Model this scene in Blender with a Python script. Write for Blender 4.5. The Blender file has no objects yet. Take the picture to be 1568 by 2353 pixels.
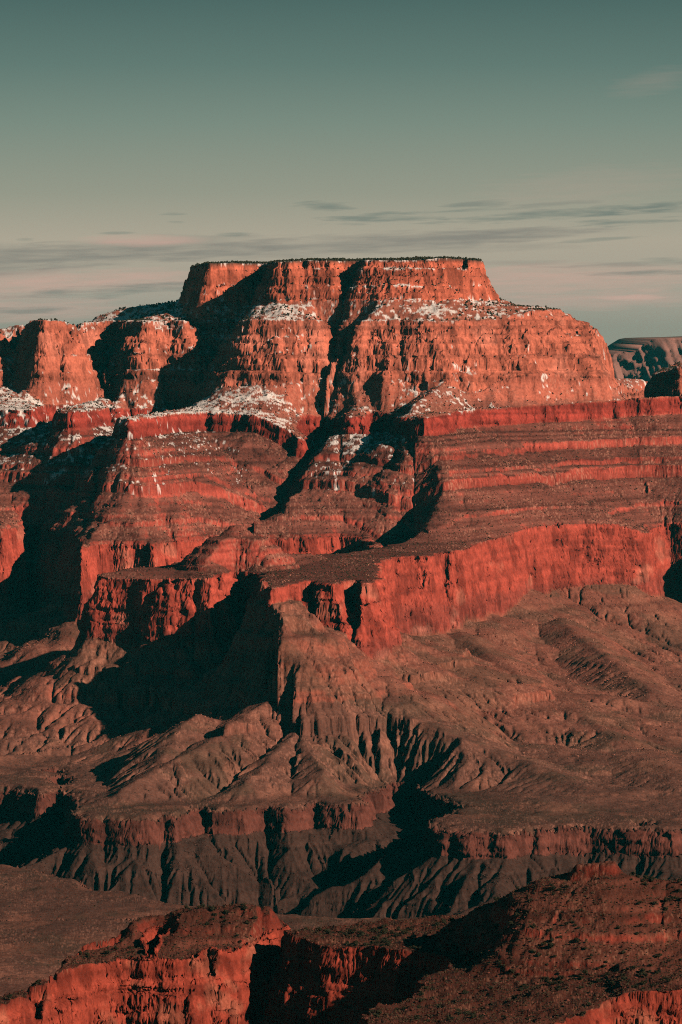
import bpy, math, random, time
import numpy as np

T0 = time.time()
sc = bpy.context.scene
F_PX, CX, CY, HOR = 9500.0, 784.0, 1176.5, 760.0      # focal length and picture centre in 1568-wide pixels
PITCH = math.atan((CY - HOR) / F_PX)
CP, SP = math.cos(PITCH), math.sin(PITCH)

# ------------------------------------------------------------------ camera
cam = bpy.data.cameras.new('camera')
cam.sensor_fit = 'HORIZONTAL'
cam.sensor_width = 36.0
cam.lens = 36.0 * F_PX / 1568.0
cam.clip_start, cam.clip_end = 10.0, 200000.0
cam_o = bpy.data.objects.new('camera', cam)
cam_o.location = (0, 0, 0)
cam_o.rotation_euler = (math.pi / 2 - PITCH, 0, 0)
sc.collection.objects.link(cam_o)
sc.camera = cam_o

# ------------------------------------------------------------------ light
SUN_AZ, SUN_EL = math.radians(52), math.radians(24.5)    # azimuth to the right of straight behind the camera
sun_dir = (math.sin(SUN_AZ) * math.cos(SUN_EL), -math.cos(SUN_AZ) * math.cos(SUN_EL), math.sin(SUN_EL))
sl = bpy.data.lights.new('sun', 'SUN')
sl.energy, sl.angle, sl.color = 4.9, math.radians(0.5), (1.0, 0.70, 0.52)
so = bpy.data.objects.new('sun', sl)
from mathutils import Vector
so.rotation_euler = Vector(sun_dir).to_track_quat('Z', 'Y').to_euler()
sc.collection.objects.link(so)

sc.view_settings.view_transform = 'Standard'
sc.view_settings.look = 'None'
sc.view_settings.gamma = 1.0
sc.view_settings.exposure = 0.0
sc.cycles.use_denoising = False
sc.cycles.max_bounces = 4
sc.cycles.diffuse_bounces = 0
sc.cycles.use_adaptive_sampling = True
sc.cycles.adaptive_threshold = 0.01
sc.cycles.filter_width = 1.05

world = bpy.data.worlds.new('World')
sc.world = world
world.use_nodes = True


def srgb(r, g, b):
    f = lambda c: c / 255 / 12.92 if c / 255 <= 0.04045 else ((c / 255 + 0.055) / 1.055) ** 2.4
    return (f(r), f(g), f(b))


def build_world():
    nt = world.node_tree
    N, L = nt.nodes, nt.links
    N.clear()

    def math_(op, a, b=None, clamp=False):
        n = N.new('ShaderNodeMath'); n.operation = op; n.use_clamp = clamp
        for i, v in enumerate((a, b)):
            if v is None: continue
            if isinstance(v, (int, float)): n.inputs[i].default_value = v
            else: L.new(v, n.inputs[i])
        return n.outputs[0]

    def mix(fac, a, b):
        n = N.new('ShaderNodeMix'); n.data_type = 'RGBA'
        for i, v in ((0, fac), (6, a), (7, b)):
            if isinstance(v, (int, float)): n.inputs[i].default_value = v
            elif isinstance(v, tuple): n.inputs[i].default_value = (*v, 1)
            else: L.new(v, n.inputs[i])
        return n.outputs[2]

    tc = N.new('ShaderNodeTexCoord')
    sep = N.new('ShaderNodeSeparateXYZ'); L.new(tc.outputs['Generated'], sep.inputs[0])
    X, Y, Z = sep.outputs
    sky = N.new('ShaderNodeTexSky'); sky.sky_type = 'NISHITA'; sky.sun_disc = False
    sky.sun_elevation = SUN_EL
    sky.sun_rotation = math.pi - SUN_AZ
    sky.altitude = 2000; sky.dust_density = 3.0; sky.ozone_density = 2.0
    # teal evening sky: gradient with elevation (tangent of the elevation angle x 10)
    rng = N.new('ShaderNodeMapRange'); rng.inputs[1].default_value = -0.02; rng.inputs[2].default_value = 0.12
    L.new(Z, rng.inputs[0])
    ramp = N.new('ShaderNodeValToRGB'); L.new(rng.outputs[0], ramp.inputs[0])
    els = [(0.0, (150, 146, 132)), (0.15, (152, 149, 134)), (0.20, (172, 161, 145)), (0.30, (177, 167, 148)), (0.38, (151, 153, 136)), (0.50, (122, 139, 126)),
           (0.60, (96, 121, 112)), (0.71, (74, 102, 96)), (1.0, (38, 62, 62))]
    cr = ramp.color_ramp
    while len(cr.elements) < len(els): cr.elements.new(0.5)
    for e, (p, c) in zip(cr.elements, els):
        e.position = p; e.color = (*srgb(*c), 1)
    # higher up the dome falls to a dark teal
    up = math_('SMOOTH_MIN', math_('MULTIPLY', math_('MAXIMUM', math_('SUBTRACT', Z, 0.10), 0.0), 8.0), 1.0)
    col = mix(up, ramp.outputs[0], (0.0012, 0.027, 0.033))

    # thin streak clouds low over the horizon, placed by direction
    az = math_('DIVIDE', X, Y)
    el = math_('DIVIDE', Z, Y)
    comb = N.new('ShaderNodeCombineXYZ')
    L.new(math_('MULTIPLY', az, 75.0), comb.inputs[0]); L.new(math_('MULTIPLY', math_('SUBTRACT', el, math_('MULTIPLY', az, 0.03)), 900.0), comb.inputs[1]); comb.inputs[2].default_value = 0
    nz = N.new('ShaderNodeTexNoise'); nz.inputs['Scale'].default_value = 1.0; nz.inputs['Detail'].default_value = 6
    nz.inputs['Roughness'].default_value = 0.55
    L.new(comb.outputs[0], nz.inputs['Vector'])
    nfac = math_('MULTIPLY', math_('SUBTRACT', nz.outputs['Fac'], 0.5), 2.2)
    front = math_('GREATER_THAN', Y, 0.0)
    GREY, DARK, PINK, PEACH = (134, 130, 121), (110, 122, 114), (206, 168, 152), (212, 172, 156)
    # (px, py, half length, half height, tilt, strength, colour)
    streaks = [
        (120, 650, 520, 34, .03, .8, PINK), (1260, 640, 460, 42, .02, .75, PINK), (1330, 690, 380, 26, .02, .6, PINK), (60, 712, 260, 34, .02, .75, PINK),
        (-60, 600, 330, 44, .02, .85, GREY), (330, 574, 380, 36, .05, .8, GREY), (820, 562, 560, 27, .06, .8, GREY), (1130, 543, 320, 19, .05, .75, GREY),
        (330, 553, 170, 15, .0, .75, PEACH), (1050, 570, 330, 14, .02, .4, GREY),
        (750, 474, 60, 10, -.03, .8, DARK), (880, 501, 130, 12, .06, .8, DARK), (1100, 470, 60, 8, .05, .7, DARK), (1100, 482, 60, 6, .05, .6, DARK),
        (1330, 488, 280, 11, .075, .85, DARK), (1500, 482, 110, 10, .07, .75, DARK), (1440, 510, 100, 9, .06, .8, DARK), (1260, 471, 90, 6, .06, .5, DARK),
        (290, 666, 190, 14, .055, .75, DARK), (50, 714, 90, 10, .05, .7, DARK), (400, 491, 26, 4, .0, .5, DARK), (402, 511, 20, 3, .0, .5, DARK),
        (270, 535, 30, 4, .0, .45, DARK), (530, 538, 34, 5, .0, .5, DARK), (1480, 627, 110, 7, .02, .7, DARK), (1470, 605, 160, 9, .04, .5, DARK),
        (1450, 684, 80, 8, .03, .8, PEACH), (1200, 604, 130, 8, .02, .4, GREY), (1370, 551, 70, 5, .05, .5, DARK), (60, 552, 20, 4, .0, .4, DARK),
        (1500, 190, 120, 34, .2, .13, PINK), (1350, 430, 300, 50, .1, .15, PINK),
    ]
    for (px, py, hl, hh, tilt, st, c) in streaks:
        if c is DARK: hl, hh, st = hl * 1.35, hh * 1.15, st * 0.85
        a0, e0 = (px - CX) / F_PX, (HOR - py) / F_PX
        u = math_('SUBTRACT', az, a0)
        v = math_('SUBTRACT', math_('SUBTRACT', el, e0), math_('MULTIPLY', u, tilt))
        uu = math_('MULTIPLY', u, F_PX / hl); vv = math_('MULTIPLY', v, F_PX / hh)
        r2 = math_('ADD', math_('MULTIPLY', uu, uu), math_('MULTIPLY', vv, vv))
        m = math_('ADD', math_('SUBTRACT', 1.0, r2), nfac if c is not DARK else math_('MULTIPLY', nfac, 2.2))
        m = math_('MULTIPLY', math_('MULTIPLY', m, 0.75, True), st)
        m = math_('MULTIPLY', m, front)
        col = mix(m, col, srgb(*c))
    skyc = N.new('ShaderNodeMix'); skyc.data_type = 'RGBA'; skyc.blend_type = 'MIX'
    sm = N.new('ShaderNodeVectorMath'); sm.operation = 'SCALE'; sm.inputs['Scale'].default_value = 1.0
    L.new(col, sm.inputs[0])
    bg = N.new('ShaderNodeBackground'); bg.inputs[1].default_value = 1.0
    bg2 = N.new('ShaderNodeBackground'); bg2.inputs[1].default_value = 0.05
    L.new(sky.outputs[0], bg2.inputs[0])
    L.new(sm.outputs[0], bg.inputs[0])
    ms = N.new('ShaderNodeMixShader'); ms.inputs[0].default_value = 0.06
    L.new(bg.outputs[0], ms.inputs[1]); L.new(bg2.outputs[0], ms.inputs[2])
    out = N.new('ShaderNodeOutputWorld')
    L.new(ms.outputs[0], out.inputs[0])


build_world()

# ------------------------------------------------------------------ noise helpers
rs = np.random.RandomState(11)
RT = rs.rand(1024, 1024).astype(np.float32)


def vn(x, y, seed=0):
    """value noise in 0..1"""
    x = x + seed * 57.31; y = y + seed * 131.7
    xf = np.floor(x); yf = np.floor(y)
    fx = (x - xf).astype(np.float32); fy = (y - yf).astype(np.float32)
    xi = xf.astype(np.int64) & 1023; yi = yf.astype(np.int64) & 1023
    xj = (xi + 1) & 1023; yj = (yi + 1) & 1023
    fx = fx * fx * fx * (fx * (fx * 6 - 15) + 10); fy = fy * fy * fy * (fy * (fy * 6 - 15) + 10)
    a = RT[yi, xi]; b = RT[yi, xj]; c = RT[yj, xi]; d = RT[yj, xj]
    return (a + (b - a) * fx) + ((c + (d - c) * fx) - (a + (b - a) * fx)) * fy


def vl(x, y, seed=0):
    """facetted value noise: straight flanks, sharp corners"""
    x = x + seed * 57.31; y = y + seed * 131.7
    xf = np.floor(x); yf = np.floor(y)
    fx = (x - xf).astype(np.float32); fy = (y - yf).astype(np.float32)
    xi = xf.astype(np.int64) & 1023; yi = yf.astype(np.int64) & 1023
    xj = (xi + 1) & 1023; yj = (yi + 1) & 1023
    a = RT[yi, xi]; b = RT[yi, xj]; c = RT[yj, xi]; d = RT[yj, xj]
    up = fx + fy < 1
    return np.where(up, a + (b - a) * fx + (c - a) * fy, d + (c - d) * (1 - fx) + (b - d) * (1 - fy))


def hash3(a, b, c):
    a = a.astype(np.int64); b = b.astype(np.int64); c = c.astype(np.int64)
    return RT[(a * 7 + c * 131 + 17) & 1023, (b * 13 + c * 57 + 5) & 1023]


def facets(x, y, lam, octv, seed, gain=0.5):
    s = 0; a = 1; tot = 0
    c, q = 0.8, 0.6
    x = x / lam; y = y / lam
    for i in range(octv):
        s = s + a * vl(x, y, seed + i * 3); tot += a
        x, y = (c * x - q * y) * 2.03, (q * x + c * y) * 2.03
        a *= gain
    return s / tot


def fbm(x, y, lam, octv, seed, gain=0.5):
    s = 0; a = 1; tot = 0
    c, q = 0.8, 0.6
    x = x / lam; y = y / lam
    for i in range(octv):
        s = s + a * vn(x, y, seed + i * 3); tot += a
        x, y = (c * x - q * y) * 2.03, (q * x + c * y) * 2.03
        a *= gain
    return s / tot


def crease(x, y, lam, octv, seed, gain=0.5):
    """1 on narrow lines, falling to 0: ridges / notches"""
    s = 0; a = 1; tot = 0
    c, q = 0.8, 0.6
    x = x / lam; y = y / lam
    for i in range(octv):
        n = 1 - np.abs(2 * vn(x, y, seed + i * 3) - 1)
        s = s + a * n * n; tot += a
        x, y = (c * x - q * y) * 2.03, (q * x + c * y) * 2.03
        a *= gain
    return s / tot


def vn3(x, y, z, seed=0):
    """value noise in space, 0..1"""
    zf = np.floor(z); fz = (z - zf).astype(np.float32); fz = fz * fz * (3 - 2 * fz)
    off = lambda q: (q * 37.7) % 811.0
    return vn(x + off(zf), y + off(zf * 1.7), seed) * (1 - fz) + vn(x + off(zf + 1), y + off((zf + 1) * 1.7), seed) * fz


def sstep(a, b, x):
    t = np.clip((x - a) / (b - a), 0, 1)
    return t * t * (3 - 2 * t)


# ------------------------------------------------------------------ authored plan
def W(px, D, z):
    c = D * CP - z * SP
    return ((px - CX) / F_PX * c, D)


def row_D(py, z):
    """distance of the point of elevation z that stands at picture row py"""
    return -z * F_PX / (py - HOR)


# each level: closed contours of vertices (px, D, z_rim, cliff run)
H_CAP, H_COC, H_SUP, H_RED, H_TAP = 110.0, 178.0, 45.0, 168.0, 44.0
zA, zB, zC, zD, zE = 192.0, 28.0, -215.0, -500.0, -840.0


def poly(pts, z, run):
    out = []
    for p in pts:
        px, D = p[0], p[1]
        zz = p[2] if len(p) > 2 and p[2] is not None else z
        rr = p[3] if len(p) > 3 else run
        x, y = W(px, D, zz)
        out.append((x, y, zz, rr))
    return np.array(out, dtype=np.float64)


capA = poly([(446, 11780, 186), (460, 11690, 188), (480, 11620, 189), (520, 11640, 190), (572, 11680, 191), (592, 11760, 191), (616, 11740, 191), (630, 11300, 188), (660, 11280, 188), (690, 11290), (697, 11330),
             (705, 11290), (760, 11280), (775, 11340), (800, 11370), (822, 11370), (836, 11235, None, 70), (900, 11215, None, 90), (960, 11205, None, 90), (1020, 11215, 196, 80), (1052, 11260, 196), (1068, 11330, 195),
             (1078, 11270, 194), (1095, 11290, 192), (1104, 11400, 192), (1098, 11800, 194), (1060, 12600, 194), (760, 12900), (520, 12600, 184), (440, 11900, 180)], zA, 44)

cocB = poly([(-420, 11500, -5), (-120, 11400, -5), (-30, 11330, -8), (2, 11300, -8), (14, 11330, -8), (22, 11480, -12), (40, 11520, -12), (54, 11420, 4), (64, 11240, 31, 50), (95, 11170, 31, 50), (145, 11190, 31, 50), (168, 11260, 22, 60), (180, 11540, 14), (215, 11790, 26), (260, 11800),
             (298, 11660), (303, 11430), (330, 11380), (372, 11420), (384, 11560), (396, 11470), (420, 11420), (436, 11470), (442, 11660), (470, 11620), (520, 11640), (546, 11560),
             (553, 11160), (575, 11110), (640, 11080), (734, 11100), (742, 11330), (770, 11390), (808, 11390), (824, 11330), (834, 11050), (900, 11040), (1000, 11000), (1050, 11000), (1130, 11040, 34), (1195, 11090, 46, 130),
             (1245, 11180, 58, 230), (1280, 11400, 60, 290), (1290, 12000, 56, 290), (1200, 13200), (700, 13500), (420, 13000), (215, 12400), (192, 11900, 14), (170, 11560, 20), (150, 11490, 31), (95, 11480, 31), (60, 11520, 31), (40, 11700, -12), (-10, 11650, -8), (-120, 11700, -6), (-420, 11800, -6)], zB, 112)

supC = poly([(-420, 10800, -199), (-60, 10740, -199), (20, 10700, -199), (66, 10690, -199), (78, 10850, -200), (116, 11150, -200), (190, 11380, -202), (240, 11360, -202), (196, 11200, -202), (150, 10900, -202), (126, 10560, -200), (131, 10450, -199), (160, 10400, -199), (184, 10440, -199), (212, 10740, -203), (270, 11150, -208), (320, 11320, -210), (380, 11390), (440, 11460), (476, 11360), (452, 11220), (400, 10980), (340, 10640), (302, 10400), (281, 10160),
             (300, 10120), (325, 10330), (420, 10750), (470, 10840), (560, 10780), (640, 10720), (690, 10640), (703, 10680), (712, 11060), (745, 11090), (775, 10980), (795, 10620), (842, 10600), (852, 10900), (885, 10860), (902, 10660), (926, 10430),
             (978, 10340), (1000, 10480), (1100, 10800, -203), (1180, 10880, -198), (1264, 10940, -194), (1350, 11010, -189), (1434, 11080, -185), (1500, 11060, -180), (1568, 11100, -176), (1700, 11050, -176), (1950, 11000, -176),
             (2100, 13600, -190), (-420, 13600)], zC, 14)
# red ledged slope that climbs to the right edge behind the terrace
mndC = poly([(1500, 11420, -120), (1560, 11300, -95), (1640, 11250, -75), (1800, 11250, -60), (1950, 11350, -60), (1980, 12600, -60), (1600, 12600, -70), (1530, 11900, -110)], -80, 60)

redD = poly([(-420, 10150, -478), (-80, 10100, -478), (0, 10020, -478), (46, 10090, -478), (66, 10240, -478), (100, 10230, -478), (114, 10110, -478), (132, 10050, -480), (165, 9960, -484), (178, 9760, -490), (190, 9577), (250, 9774), (350, 9718), (410, 9875), (495, 10021), (605, 10021),
             (700, 10060), (784, 10128), (832, 10084), (856, 9750), (868, 9560), (800, 9330), (700, 9230), (610, 9140), (520, 9100), (440, 9030), (300, 8764), (215, 8590), (190, 8680, -512), (198, 8600, -511),
             (260, 8590, -509), (330, 8540, -507), (400, 8500, -505), (455, 8480, -503), (480, 8460, -501), (503, 8490), (514, 8640), (545, 8690), (590, 8640), (600, 8220), (612, 8070), (634, 8060), (662, 8180), (700, 8240), (715, 8310), (735, 8230), (784, 8180), (800, 8300), (815, 8330), (828, 8210), (868, 8290),
             (884, 8520), (880, 8900), (900, 9090), (940, 9200), (999, 9280), (1012, 9420), (1030, 9400), (1064, 9480), (1129, 9760, -494), (1214, 10120, -481), (1284, 10220, -478), (1350, 10255, -478), (1410, 10275, -480), (1450, 10285, -488), (1474, 10295, -498), (1484, 10330, -504),
             (1494, 10560, -502), (1530, 10680, -496), (1600, 10640, -486), (1720, 10560, -480), (1820, 10250, -478), (2020, 10100, -478), (2300, 13800, -478), (-420, 13800)], zD, 30)

tapE = poly([(-420, 7653), (-60, 7606), (20, 7616), (60, 7541), (104, 7513), (112, 7550), (124, 7933), (160, 7793), (148, 7270), (165, 7224), (205, 7177), (250, 7196), (350, 7149), (440, 7242), (458, 7326), (470, 7336), (490, 7280), (550, 7308),
             (600, 7326), (665, 7308), (715, 7373), (730, 7401), (745, 7354), (784, 7354), (834, 7373), (842, 7541), (900, 7728), (960, 7700), (1015, 7466), (1040, 7373), (1022, 7056), (1030, 6990), (1084, 6981), (1174, 6953), (1234, 6990), (1334, 7028), (1434, 7018),
             (1480, 7056), (1534, 6981), (1600, 7000), (1750, 7093), (2050, 7186), (2600, 14200), (-900, 14200)], zE, 16)
# near side of the river: a lower bench of the same level
tapN = poly([(-900, 6742), (-100, 6676), (0, 6592), (60, 6507), (120, 6441), (185, 6356), (200, 6262), (300, 6186), (400, 6073), (640, 5969), (800, 5903), (1100, 5941), (1568, 6035), (2600, 6130), (9000, 2000), (26000, 1200), (-26000, 1200), (-8000, 2000)], zE - 8, 12)
# near side: a narrow wall of red rock on the left, a bench with a bay cut into it on the right
nearL = poly([(-400, 3080, -520), (-100, 3160, -520), (0, 3205, -520), (66, 3235, -520), (82, 3290, -520), (98, 3255, -520), (116, 3285, -518), (150, 3335, -517), (200, 3365, -515), (280, 3400, -513), (336, 3395, -513), (350, 3490, -505), (366, 3500, -503), (356, 3400, -513), (420, 3385, -513), (470, 3400, -513), (484, 3450, -510), (498, 3405, -512), (570, 3450, -512), (618, 3490, -510), (644, 3530, -506),
              (640, 3565, -503), (585, 3590, -502), (500, 3580, -503), (385, 3560, -504), (295, 3535, -506), (255, 3470, -508), (150, 3400, -516), (100, 3345, -518), (0, 3262, -520), (-100, 3215, -520), (-400, 3140, -520)], zD, 52)
nearR = poly([(655, 3452), (665, 3428), (720, 3400), (784, 3372), (840, 3360), (909, 3345), (970, 3320), (1019, 3295), (1030, 3250), (1005, 3215), (975, 3180), (960, 3120), (930, 3100), (884, 3090), (850, 3060), (830, 3020), (850, 2960),
              (1000, 2940), (1100, 2950), (1250, 2965), (1330, 3020), (1409, 3062, -494), (1480, 3062, -488), (1568, 3072, -484), (1700, 3062, -480), (2100, 3000, -470), (3000, 2700), (3600, 3300), (2500, 4000), (1800, 3900), (1300, 3640), (1159, 3572), (984, 3563), (894, 3532), (784, 3505), (700, 3470)], zD, 34)


LEVELS = [  # from the lowest to the highest
    dict(name='E', polys=[tapE, tapN], h=H_TAP),
    dict(name='D', polys=[redD, nearL, nearR], h=H_RED),
    dict(name='C', polys=[supC], h=H_SUP),
    dict(name='B', polys=[cocB, mndC], h=H_COC),
    dict(name='A', polys=[capA], h=H_CAP),
]


class Field:
    """distance to a set of contours with the attributes of the nearest contour point, on a coarse grid"""

    def __init__(self, polys, x0, x1, y0, y1, step):
        self.x0, self.y0, self.step = x0, y0, step
        gx = np.arange(x0, x1 + step, step, dtype=np.float32); gy = np.arange(y0, y1 + step, step, dtype=np.float32)
        self.nx, self.ny = len(gx), len(gy)
        X, Y = np.meshgrid(gx, gy)
        best = np.full(X.shape, 1e18, np.float32); qx = np.zeros_like(X); qy = np.zeros_like(X); zr = np.zeros_like(X); rr = np.zeros_like(X)
        inside = np.zeros(X.shape, bool)
        for P in polys:
            ins = np.zeros(X.shape, bool)
            for i in range(len(P)):
                a, b = P[i], P[(i + 1) % len(P)]
                ax, ay = np.float32(a[0]), np.float32(a[1]); ex, ey = np.float32(b[0] - a[0]), np.float32(b[1] - a[1])
                t = np.clip(((X - ax) * ex + (Y - ay) * ey) / max(ex * ex + ey * ey, 1e-6), 0, 1)
                px = ax + t * ex; py = ay + t * ey
                d = (X - px) ** 2 + (Y - py) ** 2
                m = d < best
                best = np.where(m, d, best); qx = np.where(m, px, qx); qy = np.where(m, py, qy)
                zr = np.where(m, np.float32(a[2]) + t * np.float32(b[2] - a[2]), zr)
                rr = np.where(m, np.float32(a[3]) + t * np.float32(b[3] - a[3]), rr)
                if abs(ey) > 1e-6:
                    c = ((ay > Y) != (b[1] > Y)) & (X < ex * (Y - ay) / ey + ax)
                    ins ^= c
            inside |= ins
        s = np.sqrt(best); s[inside] *= -1
        self.g = np.stack([s, zr, rr, qx, qy], -1).astype(np.float32)
        for k in (1, 2):
            a = self.g[..., k]
            for _ in range(3):
                p = np.pad(a, 1, mode='edge')
                a = (p[:-2, 1:-1] + p[2:, 1:-1] + p[1:-1, :-2] + p[1:-1, 2:] + 2 * a) / 6
            self.g[..., k] = a

    def at(self, x, y):
        u = np.clip((x - self.x0) / self.step, 0, self.nx - 1.001); v = np.clip((y - self.y0) / self.step, 0, self.ny - 1.001)
        i = u.astype(np.int32); j = v.astype(np.int32)
        fu = (u - i).astype(np.float32)[..., None]; fv = (v - j).astype(np.float32)[..., None]
        g = self.g
        r = (g[j, i] * (1 - fu) + g[j, i + 1] * fu) * (1 - fv) + (g[j + 1, i] * (1 - fu) + g[j + 1, i + 1] * fu) * fv
        return [r[..., k] for k in range(5)]


# ------------------------------------------------------------------ beds: smooth height -> stepped height
def bed_table(z0, z1, thick, hard, seed, majors=()):
    """monotone map z -> z with treads and risers; thick = mean bed thickness, hard = how far the riser is squeezed"""
    r = random.Random(seed)
    zs, zt = [z0], [z0]
    z = z0
    while z < z1:
        th = thick * r.uniform(0.45, 1.7)
        hd = min(0.93, hard * r.uniform(0.5, 1.25))
        tread = th * r.uniform(0.4, 0.65)
        # tread: long run of smooth z for little real rise; then riser
        zs += [z + tread, z + th]; zt += [z + tread * (1 - hd), z + th]
        z += th
    return np.array(zs), np.array(zt)


BED_CLIFF = bed_table(-1500, 400, 11, 0.62, 3)
BED_CLIFF2 = bed_table(-1500, 400, 26, 0.55, 23)
BED_SUPAI = bed_table(-1500, 400, 20, 0.85, 5)
BED_TONTO = bed_table(-1500, 400, 34, 0.75, 9)
BED_FINE = bed_table(-1500, 400, 7, 0.7, 12)


def beds(z, tab, amt):
    return z + (np.interp(z, tab[0], tab[1]) - z) * amt


# Supai: the two strong ledges that run round the whole mesa, and the ones between
def supai_steps(u):
    """u: 0 at the top of the slope .. 1 at the rim of the cliff below -> fraction of the drop"""
    a = [0.0, 0.225, 0.235, 0.40, 0.408, 0.47, 0.485, 0.80, 0.81, 1.0]
    b = [0.0, 0.205, 0.27, 0.385, 0.42, 0.46, 0.565, 0.80, 0.835, 1.0]
    return np.interp(u, a, b)


JOINT = [0.6, 0.4, 0.7, 0.5, 0.6]


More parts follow.
